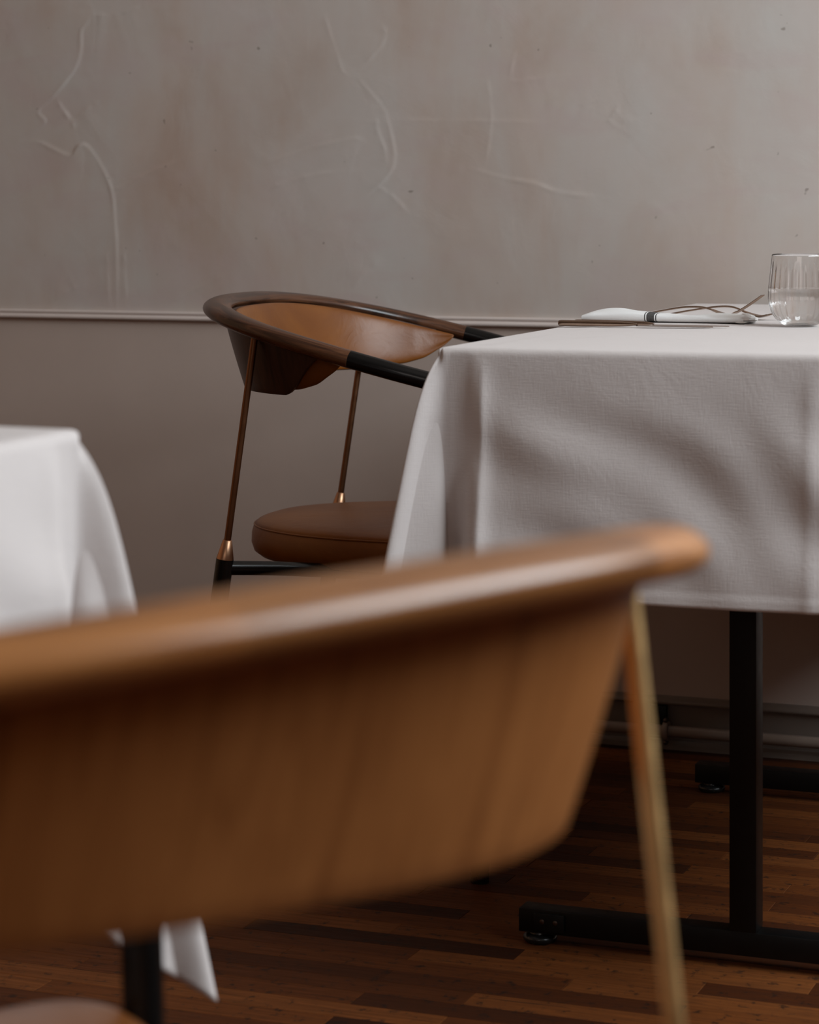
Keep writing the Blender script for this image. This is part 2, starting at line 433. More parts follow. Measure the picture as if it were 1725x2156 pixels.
# baseboard: board, cap moulding, toe strip
prof = [(-.001, .015), (.010, .015), (.010, .074), (-.001, .074)]
extrude_profile('baseboard_back', prof, X0, X1, M_BASE)
prof = [(-.001, .073)] + [(.014, .073)] + arc(.016, .0775, .0040, -80, 80, 7) + [(.010, .0835), (.006, .0865), (-.001, .0865)]
extrude_profile('trim_2', prof, X0, X1, M_BASE)
prof = [(-.001, 0.0), (.022, 0.0), (.022, .008), (.016, .0145), (-.001, .0155)]
extrude_profile('trim_3', prof, X0, X1, M_BASE)

# heating pipe running along the baseboard, with its clamp
pipe = empty('heating_pipe', (-1.10, Y1-.036, 0), 0, 'painted heating pipe running along the baseboard behind the set table', 'pipe')
tube('pipe', [(X0+1.10+.02, 0, .034), (-.5, 0, .034), (X1+1.10-.02, 0, .034)], .0095, M_PIPE, pipe, 20)
for i, px in enumerate((-1.104, -1.10)):
    x = px+1.10 if i == 0 else px-.25+.20
    c = lathe('pipe_clamp', [(.0098, -.0045), (.0155, -.0045), (.0165, -.003), (.0165, .003), (.0155, .0045), (.0098, .0045)], M_PIPE, pipe, 24, closed=True)
    c.rotation_euler = (0, math.pi/2, 0); c.location = (x, 0, .034)
    bm = bmesh.new(); add_box(bm, -.004, .004, .010, .0245, -.006, .006, .001); bm_obj('bracket', bm, M_PIPE, c)
    for s in (-1, 1):
        k = lathe('screw', [(.0001, -.006), (.0035, -.006), (.0040, -.003), (.0040, .004), (.0026, .006), (.0001, .0065)], M_SCREW, c, 12)
        k.location = (-s*.0185, -.002, 0); k.rotation_euler = (math.pi/2, 0, 0)
blk = box('access_block', (-.036, -.008, .012, .0245, .040, .0725), M_TBLACK, pipe, .001)

# other walls, ceiling, windows (outside the frame; daylight from the right, added warm fill from the front)
def wall_with_hole(name, axis, pos, thick, a0, a1, z1, ha0, ha1, hz0, hz1):
    bm = bmesh.new()
    for (p, q, u, w) in ((a0, ha0, 0, z1), (ha1, a1, 0, z1), (ha0, ha1, 0, hz0), (ha0, ha1, hz1, z1)):
        if axis == 'x': add_box(bm, min(pos, pos+thick), max(pos, pos+thick), p, q, u, w)
        else: add_box(bm, p, q, min(pos, pos+thick), max(pos, pos+thick), u, w)
    return bm_obj(name, bm, M_ROOM, kind='structure')
wall_with_hole('wall_right', 'x', X1, .2, Y0, Y1+.1, Z1, 1.3, 3.6, 1.48, 2.95)
wall_with_hole('wall_front', 'y', Y0, -.2, X0-.2, X1, Z1, -.8, 1.2, 1.30, 2.90)
box('wall_left', (X0-.2, X0, Y0, Y1+.1, 0, Z1), mat_paint('left_wall_paint', (.60, .34, .19), .8, .05, 4), kind='structure')
box('ceiling', (X0-.2, X1+.2, Y0-.2, Y1+.12, Z1, Z1+.1), M_CEIL, kind='structure')
def window(name, axis, pos, a0, a1, z0, z1):
    bm = bmesh.new(); t = .05
    def b(p, q, u, w):
        if axis == 'x': add_box(bm, pos+.06, pos+.12, p, q, u, w, .004)
        else: add_box(bm, p, q, pos-.12, pos-.06, u, w, .004)
    b(a0, a0+t, z0, z1); b(a1-t, a1, z0, z1); b(a0+t, a1-t, z0, z0+t); b(a0+t, a1-t, z1-t, z1)
    mdl = (a0+a1)/2; b(mdl-t/2, mdl+t/2, z0+t, z1-t)
    fr = bm_obj(name, bm, M_WINFRAME, kind='structure')
    for p, q in ((a0+t, mdl-t/2), (mdl+t/2, a1-t)):
        bm = bmesh.new()
        if axis == 'x': add_box(bm, pos+.088, pos+.092, p, q, z0+t, z1-t)
        else: add_box(bm, p, q, pos-.092, pos-.088, z0+t, z1-t)
        bm_obj('pane', bm, M_WGLASS, fr)
window('window_1', 'x', X1, 1.3, 3.6, 1.48, 2.95)
window('window_2', 'y', Y0, -.8, 1.2, 1.30, 2.90)

# ------------------------------------------------------------------ parquet floor
floor = box('floor', (X0-.2, X1+.2, Y0-.2, Y1+.12, -.08, -.006), M_SUB, kind='structure')
def build_floor():
    rnd = random.Random(11); W = .045; Ln = .36
    me_var = []
    for L in (.36,):
        bm = bmesh.new(); add_box(bm, -L/2+.0003, L/2-.0003, -W/2+.00025, W/2-.00025, -.006, 0, .0005, 1)
        bmesh.ops.recalc_face_normals(bm, faces=bm.faces)
        me = bpy.data.meshes.new('parquet_strip'); bm.to_mesh(me); bm.free(); me.materials.append(M_FLOOR); me_var.append(me)
    rest_v = []; rest_f = []
    nrow = int((Y1-Y0)/W)+1; cnt = 0
    base = [Vector(v.co) for v in me_var[0].vertices]; bf = [tuple(p.vertices) for p in me_var[0].polygons]
    off = 0.0
    for r in range(nrow):
        y = Y1-W/2-r*W
        off = (off + rnd.choice([.12, .18, .24, .15, .21])) % Ln
        x = X0-Ln+off
        while x < X1+Ln/2:
            cx = x+Ln/2; x += Ln
            near = (-2.05 < cx < -.40) and (2.55 < y < 4.03)
            vis = (-1.95 < cx < -.35) and y > 2.36
            dz = rnd.uniform(-.0003, .0001)
            if vis and cnt < 298:
                o = bpy.data.objects.new('parquet_strip', me_var[0]); COL.objects.link(o)
                o.parent = floor; o.location = (cx, y, dz); cnt += 1
            else:
                b0 = len(rest_v)
                rest_v += [(v.x+cx, v.y+y, v.z+dz) for v in base]; rest_f += [tuple(i+b0 for i in f) for f in bf]
    mesh_obj('parquet_strip', rest_v, rest_f, M_FLOOR, floor, smooth=False, kind='stuff')
    print('strips', cnt)
build_floor()

# ------------------------------------------------------------------ chair
RB, RW, RNN, RK, RZ0, RS1, RS2 = .3337, .3578, 2.5525, -.148, .7698, .2285, .0383
XB = -.062
def rail_z(x): u = x+RB; return RZ0-RS1*u-RS2*u*u
def ring_half(n=60, xend=.15):
    t = np.linspace(0, 1, n)
    # even-ish spacing on the superellipse
    tt = (1-np.cos(t*math.pi))/2*(math.pi/2)
    x = -RB*np.clip(np.cos(tt), 0, 1)**(2/RNN); y = RW*np.sin(tt)**(2/RNN)
    xf = np.linspace(0, xend, 16)[1:]
    x = np.r_[x, xf]; y = np.r_[y, RW+RK*xf]
    P = np.stack([x, y], 1)
    # resample by arc length
    L = np.r_[0, np.cumsum(np.linalg.norm(np.diff(P, axis=0), axis=1))]
    s = np.linspace(0, L[-1], 90)
    Q = np.stack([np.interp(s, L, P[:, 0]), np.interp(s, L, P[:, 1])], 1)
    for _ in range(3): Q[1:-1] = .25*Q[:-2]+.5*Q[1:-1]+.25*Q[2:]
    return Q
def ring_full(xend):
    h = ring_half(xend=xend); lo = h[::-1].copy(); lo[:, 1] *= -1
    return np.vstack([lo[:-1], h])
def inward(Q):
    T = np.gradient(Q, axis=0); T /= np.linalg.norm(T, axis=1)[:, None]
    return np.stack([T[:, 1], -T[:, 0]], 1)*1.0
def make_chair(label, walnut, shellmat, bronze, copper, leather, skew=0.0):
    root = empty('dining_chair', (0, 0, 0), 0, label, 'chair')
    Q = ring_full(.13); n = len(Q)
    inn = inward(Q)
    if inn[n//2, 0] < 0: inn = -inn           # inward at back centre points +x
    sel = Q[:, 0] <= XB+1e-6
    i0, i1 = np.where(sel)[0][0], np.where(sel)[0][-1]
    P = np.stack([Q[:, 0], Q[:, 1], rail_z(Q[:, 0])], 1)
    Pw = P[i0:i1+1]
    f = np.clip((XB-Pw[:, 0])/(XB+RB), 0, 1)
    wa = .0130+.0080*(f**.7); hb = .0124-.0009*f
    V, F, UV = sweep(Pw, wa, hb, 28)
    s = np.linspace(-1, 1, len(Pw)); tone = np.where(s < -.30, .25, np.where(s < .16, -.20, .05))
    tone = np.repeat(tone, 28)
    # slanted finger-joint seams between the three pieces of the bent rail
    o = mesh_obj('back_rail', V, F, walnut, root, uv=UV, attrs={'tone': tone}); autosmooth(o, 50)
    # black metal arms turning down into the front legs
    for sg in (-1, 1):
        A = P[i1:] if sg > 0 else P[:i0+1][::-1]
        yy = abs(A[-1, 1])
        path = [tuple(a) for a in A[::3]]
        xe, ze = A[-1, 0], A[-1, 2]
        arm_pts = path+[(xe+.012, sg*(yy-.002), ze-.004), (xe+.026, sg*(yy-.004), ze-.014), (xe+.034, sg*(yy-.006), ze-.034), (xe+.036, sg*(yy-.007), ze-.06)]
        tube('arm', catmull(arm_pts, 4), .0123, M_BLACK, root, 24)
        tube('front_leg', [(xe+.036, sg*(yy-.007), ze-.0595), (xe+.006, sg*(yy-.024), .30), (xe-.030, sg*(yy-.044), .014)], .0122, M_BLACK, root, 24)
        lathe('foot_glide', [(.0115, 0), (.0125, .002), (.0125, .0145), (.010, .0146)], M_RUBBER, root, 20, loc=(xe-.030, sg*(yy-.044), 0))
        # bronze back rod, copper cone, black rear leg: one straight raking line
        xr, yr, zr = -.215, sg*.2988, rail_z(-.215)-.004
        def rk(z): t = (zr-z)/(zr-.45); return (xr-.0416*t, yr-sg*.0042*t, z)
        tube('back_rod', [rk(zr), rk(.447)], .0049, bronze, root, 18)
        tube('cone_ferrule', [rk(.450), rk(.4495), rk(.424), rk(.4235)], np.array([.0056, .0064, .0121, .0121]), copper, root, 28)
        tube('rear_leg', [rk(.4235), rk(.014)], .0123, M_BLACK, root, 24)
        g = rk(.007)
        lathe('foot_glide', [(.0115, 0), (.0128, .002), (.0128, .0145), (.010, .0146)], M_RUBBER, root, 20, loc=(g[0], g[1], 0))
        # bowed tube under the seat from rear leg to front leg
        a = rk(.411); fr = (xe+.020, sg*(yy-.018), .392)
        tube('seat_rail', catmull([a, (-.19, sg*.235, .404), (-.10, sg*.155, .390), (.0, sg*.135, .386), (.10, sg*.19, .388), fr], 8), .0100, M_BLACK, root, 20)
    tube('cross_rail', [(-.045, -.136, .386), (-.045, .136, .386)], .009, M_BLACK, root, 16)
    # wooden shell under the rail
    def hfun(x):
        full = rail_z(x)-.651
        t = np.clip((x+.188)/(.086), 0, 1); t = t*t*(3-2*t); return full*(1-t)+.010*t
    ms = Q[:, 0] <= -.104; j0, j1 = np.where(ms)[0][0], np.where(ms)[0][-1]
    rows = 12; V = []; UV = []
    for r in range(rows):
        q = r/(rows-1)
        for i in range(j0, j1+1):
            x = Q[i, 0]; h = .006+(hfun(x)*(1-skew*(Q[i, 1]+.03)/.12)-.006)*q
            d = .008+.034*(h/.120)**1.15
            V.append((Q[i, 0]+inn[i, 0]*d, Q[i, 1]+inn[i, 1]*d, rail_z(x)-h)); UV.append((h, i*.0086))
    F = grid_faces(rows, j1-j0+1)
    sh = mesh_obj('back_shell', V, F, shellmat, root, uv=UV)
    so = sh.modifiers.new('thickness', 'SOLIDIFY'); so.thickness = .007; so.offset = 1 if True else -1
    # which side the solidify grows: inward
    nrm = sh.data.polygons[len(sh.data.polygons)//2].normal
    if nrm.x < 0: so.offset = -1
    bv = sh.modifiers.new('edge', 'BEVEL'); bv.width = .0022; bv.segments = 2; bv.limit_method = 'ANGLE'
    # leather pad inside the shell
    hx = [-.34, -.27, -.205, -.165, -.13, -.095, -.078]; hh = [.118, .103, .084, .071, .054, .025, .005]
    ms = Q[:, 0] <= -.078; j0, j1 = np.where(ms)[0][0], np.where(ms)[0][-1]
    m = j1-j0+1; sec = 20; V = []
    for i in range(j0, j1+1):
        x = Q[i, 0]; h1 = np.interp(x, hx, hh)*(1-skew*.8*(Q[i, 1]+.03)/.12 if x < -.2 else 1); h0 = .005; H = h1-h0
        e = min(1, (min(i-j0, j1-i)+.15)/9.0)
        for k in range(sec):
            a = 2*math.pi*k/sec
            ca, sa = math.cos(a), math.sin(a)
            ca = math.copysign(abs(ca)**.7, ca); sa = math.copysign(abs(sa)**.8, sa)
            hz = h0+H*(.5-.5*sa)
            dd = .018+.030*(hz/.128)**1.2+ (.009+.010*ca)*(.25+.75*e)*(0.45+.55*(H/.121))
            # puckers towards the tips
            if ca > 0: dd += .0016*math.sin(sa*7+i*.15)*ca*(1-e)
            V.append((Q[i, 0]+inn[i, 0]*dd, Q[i, 1]+inn[i, 1]*dd, rail_z(x)-hz))
    F = grid_faces(m, sec, True)+[tuple(range(sec))[::-1], tuple((m-1)*sec+k for k in range(sec))]
    pad = mesh_obj('back_pad', V, F, leather, root)
    pad.modifiers.new('soft', 'SUBSURF').render_levels = 1
    # seat cushion
    half = [(-.302, 0), (-.291, .075), (-.255, .135), (-.195, .182), (-.12, .212), (-.04, .226), (.03, .246), (.085, .280), (.125, .305), (.165, .312), (.195, .296), (.210, .25), (.216, .15)]
    out = half+[(.217, 0)]+[(x, -y) for x, y in half[1:][::-1]]
    O = catmull(out, 7, closed=True); c0 = np.array([-.03, 0])
    cen = O.mean(0)
    pr = [(.10, .3965), (.035, .3965), (.014, .3985), (.004, .406), (.0, .418), (.0005, .432), (.003, .4405), (.0052, .4425), (.0045, .4445), (.009, .4485), (.020, .4520), (.045, .4550), (.085, .4565), (.14, .4572)]
    V = []
    T = np.roll(O, -1, 0)-np.roll(O, 1, 0); T /= np.linalg.norm(T, axis=1)[:, None]; NI = np.stack([-T[:, 1], T[:, 0]], 1)
    if np.dot(NI[0], cen-O[0]) < 0: NI = -NI
    for ins, z in pr:
        k = min(ins, .02)
        Pn = O+NI*k; sc = 1-(ins-k)/.23
        Pn = cen+(Pn-cen)*sc
        for p in Pn: V.append((p[0], p[1], z))
    m = len(O); nb = len(V); V.append((cen[0], cen[1], .3965)); V.append((cen[0], cen[1], .4574))
    F = grid_faces(len(pr), m, True)
    F += [(nb, (k+1) % m, k) for k in range(m)]+[(nb+1, (len(pr)-1)*m+k, (len(pr)-1)*m+(k+1) % m) for k in range(m)]
    seat = mesh_obj('seat_cushion', V, F, leather, root)
    Pp = O+NI*.0042
    tube('piping', np.c_[Pp, np.full(m, .4435)], .0013, leather, seat, 8, closed=True)
    return root

LAB1 = 'dark walnut armchair with brown leather seat by the wall, left of the set table'
LAB2 = 'blurred chair in the foreground seen from behind, orange brown wood back and brass rod'
chair1 = make_chair(LAB1, M_WALNUT, M_WALNUT_SHELL, M_BRONZE, M_COPPER, M_LEATHER)
chair1.location = (-1.2608, 3.4117, 0); chair1.rotation_euler = (0, 0, .1315)
M_WALNUT2 = mat_wood('honey_walnut', (.18, .062, .016), (.38, .145, .040), (.56, .235, .070), .30)
M_WALNUT2S = mat_wood('honey_walnut_shell', (.21, .070, .017), (.34, .122, .032), (.45, .175, .050), .36, tone=False)
M_BRASS = mat_metal('satin_brass_rod', (.86, .56, .25), .50)
chair2 = make_chair(LAB2, M_WALNUT2, M_WALNUT2S, M_BRASS, M_COPPER, M_LEATHER, skew=.09)
chair2.location = (-.636, .921, 0); chair2.rotation_euler = (0, 0, 2.785)
for c in (chair1, chair2): c['group'] = 'curved-back dining chairs'

# ------------------------------------------------------------------ tables
def make_table(label, org, Lx, Ly, feet, post_x, rz=0):
    """org = rear/front-left corner (world), feet = list of y for the T bases"""
    t = empty('dining_table', (org[0], org[1], 0), 0, label, 'table')
    a = math.radians(rz)
    top = box('tabletop', (.006, Lx-.006, .006, Ly-.006, .720, .7445), M_WOODTOP, t, .008, seg=3)
    top.rotation_euler = (0, 0, a)
    for fy in feet:
        f = box('base_foot', (post_x-.283, post_x+.283, fy-.016, fy+.016, .0145, .0435), M_TBLACK, t, .0012)
        box('post', (post_x-.0165, post_x+.0165, fy-.0175, fy+.0175, .0435, .700), M_TBLACK, t, .0012)
        box('top_bracket', (post_x-.20, post_x+.20, fy-.02, fy+.02, .700, .7195), M_TBLACK, t, .001)
        for s in (-1, 1):
            gx = post_x+s*.260
            lathe('foot_glide', [(.006, .014), (.0125, .0145), (.0135, .0115), (.0175, .0105), (.0205, .0085), (.0215, .0060), (.0200, .0025), (.0165, 0)], M_RUBBER, f, 28, loc=(gx, fy, 0))
            if fy != feet[0]: continue
            px = post_x+s*.243
            e = box('end_plate', (px-.0195, px+.0195, fy-.0195, fy-.0155, .0185, .0400), M_TBLACK, f, .0008)
            for d in (-.0085, .0085):
                sc = lathe('screw', [(.0012, -.0012), (.0030, -.0005), (.0034, .0005), (.0034, .0020), (.0030, .0024)], M_SCREW, e, 16)
                sc.rotation_euler = (-math.pi/2, 0, 0); sc.location = (px+d, fy-.0192, .0300)
    return t

def make_cloth(name, label, org, rz, Lx, Ly, D, creases_x, creases_y, seed, ridge=.22, tip=1.405, wall_side=False, lifted=-1, group='white tablecloths'):
    """square-cornered cloth: flat top, rounded edge, hanging sides; the spare cloth at each corner stands out as a cone with a valley on either side"""
    rng = np.random.default_rng(seed)
    corners = [((0, 0), (-1, 0), (0, -1)), ((Lx, 0), (0, -1), (1, 0)), ((Lx, Ly), (1, 0), (0, 1)), ((0, Ly), (0, 1), (-1, 0))]
    def ring(r):
        """control points of the outline at hanging distance r, with hem length factor and tag"""
        C = []; hemf = []; flat = []
        for ci, (c, a, b) in enumerate(corners):
            c = np.array(c, float); a = np.array(a, float); b = np.array(b, float)
            rr = r; fa = .055; fb = .055; ridge_ = ridge
            if wall_side and ci == 2: fb = .004; ridge_ = .05
            if wall_side and ci == 3: fa = .004; ridge_ = .05
            rg = ridge_
            e = 1-math.exp(-rr/.02)
            def P(pa, pb): return c+a*pa+b*pb
            # travel: along side with normal a, round the corner, onto side with normal b
            pts = [
                (P(fa*rr+.002*e, -.075), 1.0, 1),
                (P(fa*1.36*rr+.003*e, -.050), 1.02, 1),
                (P(-.001+.0*rr, -.034+.02*rr), 1.06, .3),
                (P(-.001-.05*rr, -.018+.02*rr), 1.12, 0),
                (P(-.03*rr, -.009+.12*rr), 1.24, 0),
                (P(-.004+.010*e+(rg-.018)*rr, -.006+.010*e+(rg-.035)*rr), 1.42 if tip > 1.41 else 1.37, 0),
                (P(-.003+.012*e+rg*rr, -.003+.012*e+rg*rr), tip, 0),
                (P(-.006+.010*e+(rg-.035)*rr, -.004+.010*e+(rg-.018)*rr), 1.42 if tip > 1.41 else 1.37, 0),
                (P(-.009+.12*rr, -.03*rr), 1.24, 0),
                (P(-.018+.02*rr, -.001-.05*rr), 1.12, 0),
                (P(-.034+.02*rr, -.001+.0*rr), 1.06, .3),
                (P(-.050, fb*1.36*rr+.003*e), 1.02, 1),
                (P(-.075, fb*rr+.002*e), 1.0, 1)]
            for p, h, fl in pts: C.append(p); hemf.append(min(h, 1.0) if ci == lifted else h); flat.append(fl)
            # stations on the next side
            nxt = corners[(ci+1) % 4]; q0 = c-a*.075; q1 = np.array(nxt[0], float)+np.array(nxt[2], float)*(-1)*.075
            ns = max(3, int(np.linalg.norm(q1-q0)/.05))
            for k in range(1, ns):
                t = k/ns; base = q0+(q1-q0)*t
                C.append(base+b*(fb*.9*rr+.002*e)); hemf.append(1.0); flat.append(1)
        return np.array(C), np.array(hemf), np.array(flat, float)
    sub = 8
    def resample(r):
        C, h, fl = ring(r)
        A = np.c_[C, h, fl]
        return catmull(A, sub, closed=True)
    A0 = resample(0.0); n = len(A0)
    V = []; UV = []
    cen = np.array([Lx/2, Ly/2])
    # top: rings shrinking to the centre, denser near the edge
    fr = .009
    def outline_inset(ins):
        o = A0[:, :2].copy()
        # inset by moving toward inner rectangle
        return np.stack([np.clip(o[:, 0], ins, Lx-ins), np.clip(o[:, 1], ins, Ly-ins)], 1)
    ztop = .7500
    waves = [(rng.uniform(0, math.pi), rng.uniform(6, 26), rng.uniform(0, 6.28)) for _ in range(12)]
    def creasef(x, y):
        z = np.zeros_like(x)
        for cx in creases_x: z = z+.0007*np.exp(-np.abs(x-cx)/.012)
        for cy in creases_y: z = z+.0005*np.exp(-np.abs(y-cy)/.012)
        return z
    def topz(P):
        z = creasef(P[:, 0], P[:, 1])
        for a, f_, p in waves: z = z+.00028*np.sin(f_*(P[:, 0]*math.cos(a)+P[:, 1]*math.sin(a))+p+.8*np.sin(7*P[:, 0]+p))
        ed = np.minimum(np.minimum(P[:, 0], Lx-P[:, 0]), np.minimum(P[:, 1], Ly-P[:, 1]))
        return ztop+np.maximum(z+.0006, 0)*np.clip(ed/.03, .25, 1)
    # top as scaled rings
    inner = outline_inset(fr)
    sc = list(np.linspace(0.02, .96, 44))+[.975, .985, .9925, 1.0]
    for s in sc:
        P = cen+(inner-cen)*s
        z = topz(P)
        V += [(p[0], p[1], zz) for p, zz in zip(P, z)]
    edgez = topz(inner)-ztop
    # rounded edge
    for a in np.linspace(0, math.pi/2, 6)[1:]:
        P = outline_inset(fr*(1-math.sin(a)))
        # round the plan corners
        zz = ztop-fr*(1-math.cos(a))
        V += [(p[0], p[1], zz+ez*(1-a/(math.pi/2))) for p, ez in zip(P, edgez)]
    nd = 70
    px = A0[:, 0]; py = A0[:, 1]
    nrm = np.zeros((n, 2))
    dl = np.stack([px, Lx-px, py, Ly-py], 1); k = dl.argmin(1)
    nrm[k == 0] = (-1, 0); nrm[k == 1] = (1, 0); nrm[k == 2] = (0, -1); nrm[k == 3] = (0, 1)
    s_co = np.where((k == 0) | (k == 1), py, px)
    wph = [(rng.uniform(7, 20), rng.uniform(3, 12), rng.uniform(0, 6.28), rng.uniform(.5, 1)) for _ in range(9)]
    for j in range(1, nd+1):
        q = j/nd
        A = resample(D*q)
        hem = A[:, 2]; fl = np.clip(A[:, 3], 0, 1)
        rr = D*q*hem
        # corner rows reach further down, so their outward throw grows with them
        P = A[:, :2].copy()
        disp = np.zeros(n)
        for fx, fz, ph, am in wph:
            u = s_co*fx*1.1+rr*fz*1.6*(1 if ph > 2.5 else -1)
            disp += am*.0011*np.sin(u+ph+1.2*np.sin(s_co*5+ph))
        # long soft diagonal folds
        dg = (s_co*.60-rr*.75)
        disp += (.0031*np.sin(dg*46+1.2*np.sin(s_co*9)+.9*np.sin(rr*14))+.0016*np.sin(dg*83+2.0*np.sin(s_co*13+rr*9)))*np.exp(-((rr/D-.5)/.45)**2)
        disp *= np.clip(q*3, 0, 1)*fl
        cr = np.zeros(n)
        for cx in creases_x: cr += np.where((k == 2) | (k == 3), .0030*np.exp(-np.abs(px-cx)/.006)+.0035*np.clip(1-np.abs(px-cx-.012)/.03, 0, 1)*0, 0)
        for cy in creases_y: cr += np.where((k == 0) | (k == 1), .0030*np.exp(-np.abs(py-cy)/.006), 0)
        disp += cr*fl*np.clip(q*6, 0, 1)
        hemline = .0012*np.clip((rr/hem > D-.014), 0, 1)
        P = P+nrm*(disp+hemline*fl)[:, None]
        z = ztop-fr-(rr)*.985
        V += [(p[0], p[1], zz) for p, zz in zip(P, z)]
    rows = len(V)//n
    V = np.array(V)
    F = grid_faces(rows, n, True)
    F.append(tuple(range(n)))
    o = mesh_obj(name, V, F, M_CLOTH)
    bm = bmesh.new(); bm.from_mesh(o.data); bmesh.ops.recalc_face_normals(bm, faces=bm.faces); bm.to_mesh(o.data); bm.free()
    so = o.modifiers.new('thickness', 'SOLIDIFY'); so.thickness = .0007; so.offset = 1
    o['label'] = label; o['category'] = 'tablecloth'; o['group'] = group
    o.location = (org[0], org[1], 0); o.rotation_euler = (0, 0, math.radians(rz))
    return o

T1 = (-.990, 2.615)
make_table('table for two by the wall with black steel T-shaped base and square posts', (T1[0], T1[1]), .66, 1.36, (.293, 1.142), .287, 2.6)
make_cloth('tablecloth', 'white pressed tablecloth with sharp crease lines on the set table by the wall', T1, 2.6, .66, 1.365, .272, (.056, .425), (.50, .92), 3, wall_side=True)
T2 = (-.855-.72, 1.551-.70)
make_table('small square table left of the foreground chair, hidden under a white cloth', T2, .72, .70, (.10, .56), .36, 0)
make_cloth('tablecloth', 'bright blurred tablecloth at the left edge, hanging down behind the foreground chair', T2, 0, .72, .70, .285, (.2, .55), (.2, .55), 8, ridge=.215, tip=1.46, lifted=1)

# ------------------------------------------------------------------ tableware on the set table
ZT = .7525
def make_knife(label, loc, rz):
    r = empty('table_knife', loc, rz, label, 'knife', 'knives beside the napkin')
    # handle from x=0 to .115, blade to .225
    xs = [0, .003, .03, .07, .095, .107]; w = [.0036, .0048, .0044, .0036, .0032, .0032]; h = [.0030, .0040, .0040, .0035, .0026, .0012]
    P = catmull(np.c_[xs, np.zeros(6), np.array(h)*1.0+.0, w, h], 6)
    V, F, UV = sweep(P[:, :3]*[1, 1, 0]+np.c_[np.zeros((len(P), 2)), np.full(len(P), .0041)], P[:, 3], P[:, 4], 16)
    o = mesh_obj('handle', V, F, M_CUTLERY, r, uv=UV); autosmooth(o, 50)
    xs = np.linspace(.106, .208, 24); V = []
    for x in xs:
        t = (x-.106)/.102
        wl = -.0035-.0065*min(1, t*6) * (1 if t < .8 else 1-((t-.8)/.2)**2*.75)
        wr = .0030*(1 if t < .7 else 1-((t-.7)/.3)**2*.9)
        zc = .0022
        for y, z in ((wl, zc), (wl*.3, zc+.0006), (wr, zc+.0008), (wr, zc-.0008), (wl*.3, zc-.0006)): V.append((x, y, z))
    F = grid_faces(24, 5, True)+[(0, 1, 2, 3, 4), tuple(23*5+k for k in range(5))[::-1]]
    o = mesh_obj('blade', V, F, M_CUTLERY, r); autosmooth(o, 40)
    return r
k1 = make_knife('knife nearest the table front, lying with its handle at the cloth edge', (-1.003, 3.108, ZT), 0.0)
k2 = make_knife('second knife, tucked between the front knife and the white napkin', (-.988, 3.132, ZT), math.radians(.6))

def make_fork(label, loc, rz, prof, rise):
    r = empty('table_fork', loc, rz, label, 'fork', 'forks beside the napkin')
    prof = np.array(prof)
    P = catmull(prof, 6)                      # x, z, half width, half thickness
    V, F, UV = sweep(np.c_[P[:, 0], np.zeros(len(P)), P[:, 1]], P[:, 2], P[:, 3], 14)
    o = mesh_obj('handle', V, F, M_CUTLERY, r, uv=UV); autosmooth(o, 50)
    # head with four tines continuing the profile
    x0, z0 = prof[-1][0], prof[-1][1]
    tang = prof[-1][:2]-prof[-2][:2]; tang /= np.linalg.norm(tang)
    def cv(t):  # bowl dips then rises to the tips
        return x0-.002+.072*t, z0-.0075*math.sin(min(t, .40)/.40*math.pi/2)+(rise*((t-.35)/.65)**1.2 if t > .35 else 0)
    V = []; m = 10
    for i in range(m):
        t = i/(m-1)*.52; x, z = cv(t); w = .0025+.0098*math.sin(min(1, t/.38)*math.pi/2)
        for y, dz in ((-w, .0008+.0012), (-w*.5, .0006), (0, .0003), (w*.5, .0006), (w, .0008+.0012), (w, .0002), (w*.5, -.0009), (0, -.0012), (-w*.5, -.0009), (-w, .0002)):
            V.append((x, y, z+dz))
    F = grid_faces(m, 10, True)+[tuple(range(10)), tuple((m-1)*10+k for k in range(10))[::-1]]
    hd = mesh_obj('fork_head', V, F, M_CUTLERY, r); autosmooth(hd, 50)
    for yy in (-.0105, -.0035, .0035, .0105):
        pts = [(cv(t)[0], yy*(1-.12*(t-.5)), cv(t)[1]+.0004) for t in np.linspace(.50, 1, 8)]
        V, F, UV = sweep(pts, np.linspace(.0017, .0009, 8), np.linspace(.0009, .0006, 8), 8)
        t_ = mesh_obj('tine', V, F, M_CUTLERY, hd); autosmooth(t_, 50)
    return r
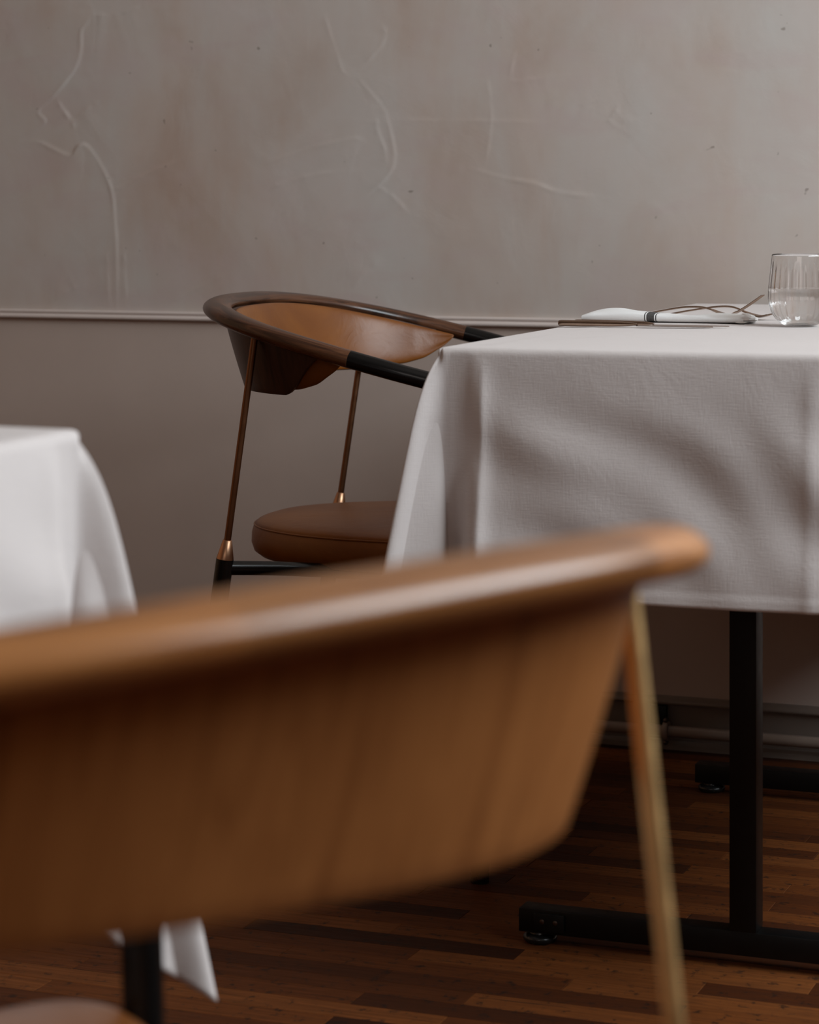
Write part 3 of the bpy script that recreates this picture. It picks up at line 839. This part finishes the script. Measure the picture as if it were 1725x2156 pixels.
# napkin: several folded layers rolled over, with an open end on the right
def make_napkin(loc, rz):
    V = []; nx = 48
    Lx, Wy = .226, .072
    m = 30
    for i in range(nx):
        u = i/(nx-1); x = -Lx/2+Lx*u
        th = .0118*(min(1, (u+.07)/.12)**.5)*(1-.10*u)+.0042*math.exp(-((u-.20)/.14)**2)
        th *= 1 - .12*math.exp(-((u-.62)/.1)**2)
        if u > .97: th *= 1-(u-.97)*3
        w = Wy*(.90+.10*math.cos(u*2.2))
        for k in range(m):
            a = 2*math.pi*k/m
            ca, sa = math.cos(a), math.sin(a)
            y = -w/2*math.copysign(abs(ca)**.45, ca)
            z = th/2+th/2*math.copysign(abs(sa)**.6, sa)
            z += (.0012*math.sin(7*u+y*60)+.0008*math.sin(19*u-y*40))*(1 if sa > 0.1 else 0)
            V.append((x, y, max(0, z)))
    F = grid_faces(nx, m, True)
    F.append(tuple(range(m))); F.append(tuple((nx-1)*m+k for k in range(m))[::-1])
    o = mesh_obj('napkin', V, F, M_NAPKIN); autosmooth(o, 60)
    o['label'] = 'folded white napkin with a dark grey woven band, lying beside the knives'; o['category'] = 'napkin'
    o.location = loc; o.rotation_euler = (0, 0, rz)
    # folded layers showing at the open end
    for q in range(4):
        zc = .0018+q*.0027; ph = q*1.3
        pts = [(Lx/2-.006+.004*math.sin(ph)+.010*math.cos((t-.5)*2.4+.3*q)*(.6+.2*q % 1.0), -Wy*.43+Wy*.86*t, zc+.0012*math.sin(t*6+ph)) for t in np.linspace(0, 1, 18)]
        V, F, UV = sweep(pts, .0075-.0009*q, .0014, 14)
        l = mesh_obj('folded_layer', V, F, M_NAPKIN, o); autosmooth(l, 50)
    return o
make_napkin((-.905, 3.290, ZT), math.radians(0))
hp = [(0, .0022, .0040, .0012), (.02, .0050, .0042, .0013), (.06, .0130, .0034, .0013), (.09, .0178, .0026, .0014), (.115, .0178, .0022, .0014), (.130, .0140, .0023, .0013)]
make_fork('fork behind the napkin with raised tines pointing at the glass', (-.985, 3.345, ZT), math.radians(0), hp, .029)
hp2 = [(0, .0015, .0040, .0012), (.02, .0035, .0042, .0013), (.06, .0110, .0034, .0013), (.10, .0170, .0026, .0014), (.122, .0168, .0022, .0014), (.138, .0110, .0023, .0013)]
make_fork('rear fork beyond the other one, its tines ending behind the glass', (-.962, 3.395, ZT), math.radians(0), hp2, .013)

def make_tumbler(loc):
    r = empty('drinking_glass', loc, 0, 'clear fluted glass tumbler of water at the right edge of the set table', 'glass')
    outer = [(.0005, 0), (.019, 0), (.0235, .0015), (.031, .0070), (.0375, .0155), (.0412, .026), (.0428, .037), (.0425, .050), (.0410, .065), (.0392, .080), (.0377, .0935)]
    inner = [(.0373, .0939), (.0369, .0934), (.0384, .080), (.0402, .065), (.0417, .050), (.0419, .037), (.0402, .026), (.0361, .0162), (.029, .0095), (.020, .0068), (.0005, .0062)]
    oc = catmull(outer, 5); ic = catmull(inner, 5); seg = 168; fl = 28
    V = []
    prof = [(p, False) for p in oc]+[(p, True) for p in ic]
    for (p, isin) in prof:
        for k in range(seg):
            a = 2*math.pi*k/seg; rad = p[0]
            if isin: rad *= 1-.026*abs(math.sin(a*fl/2))**1.2*np.clip((.088-p[1])/.02, 0, 1)*np.clip((p[1]-.006)/.01, 0, 1)
            V.append((rad*math.cos(a), rad*math.sin(a), p[1]))
    n = len(prof)
    F = grid_faces(n, seg, True)+[tuple(range(seg))[::-1], tuple((n-1)*seg+k for k in range(seg))]
    o = mesh_obj('tumbler', V, F, M_GLASS, r)
    bm = bmesh.new(); bm.from_mesh(o.data); bmesh.ops.recalc_face_normals(bm, faces=bm.faces); bm.to_mesh(o.data); bm.free()
    # water, overlapping the inner wall very slightly
    wp = [(p[0]+.00015, p[1]-.0001) for p in ic if p[1] <= .0490][0:]
    wp = [(wp[0][0], .0492)]+wp
    V = []
    for (rad0, z) in wp:
        for k in range(seg):
            a = 2*math.pi*k/seg
            rad = rad0*(1-.026*abs(math.sin(a*fl/2))**1.2*np.clip((z-.006)/.01, 0, 1))
            V.append((rad*math.cos(a), rad*math.sin(a), z))
    n = len(wp)
    F = grid_faces(n, seg, True)+[tuple(range(seg)), tuple((n-1)*seg+k for k in range(seg))[::-1]]
    w = mesh_obj('water', V, F, M_WATER, r)
    bm = bmesh.new(); bm.from_mesh(w.data); bmesh.ops.recalc_face_normals(bm, faces=bm.faces); bm.to_mesh(w.data); bm.free()
    autosmooth(w, 50)
    return r
make_tumbler((-.711, 3.245, ZT))
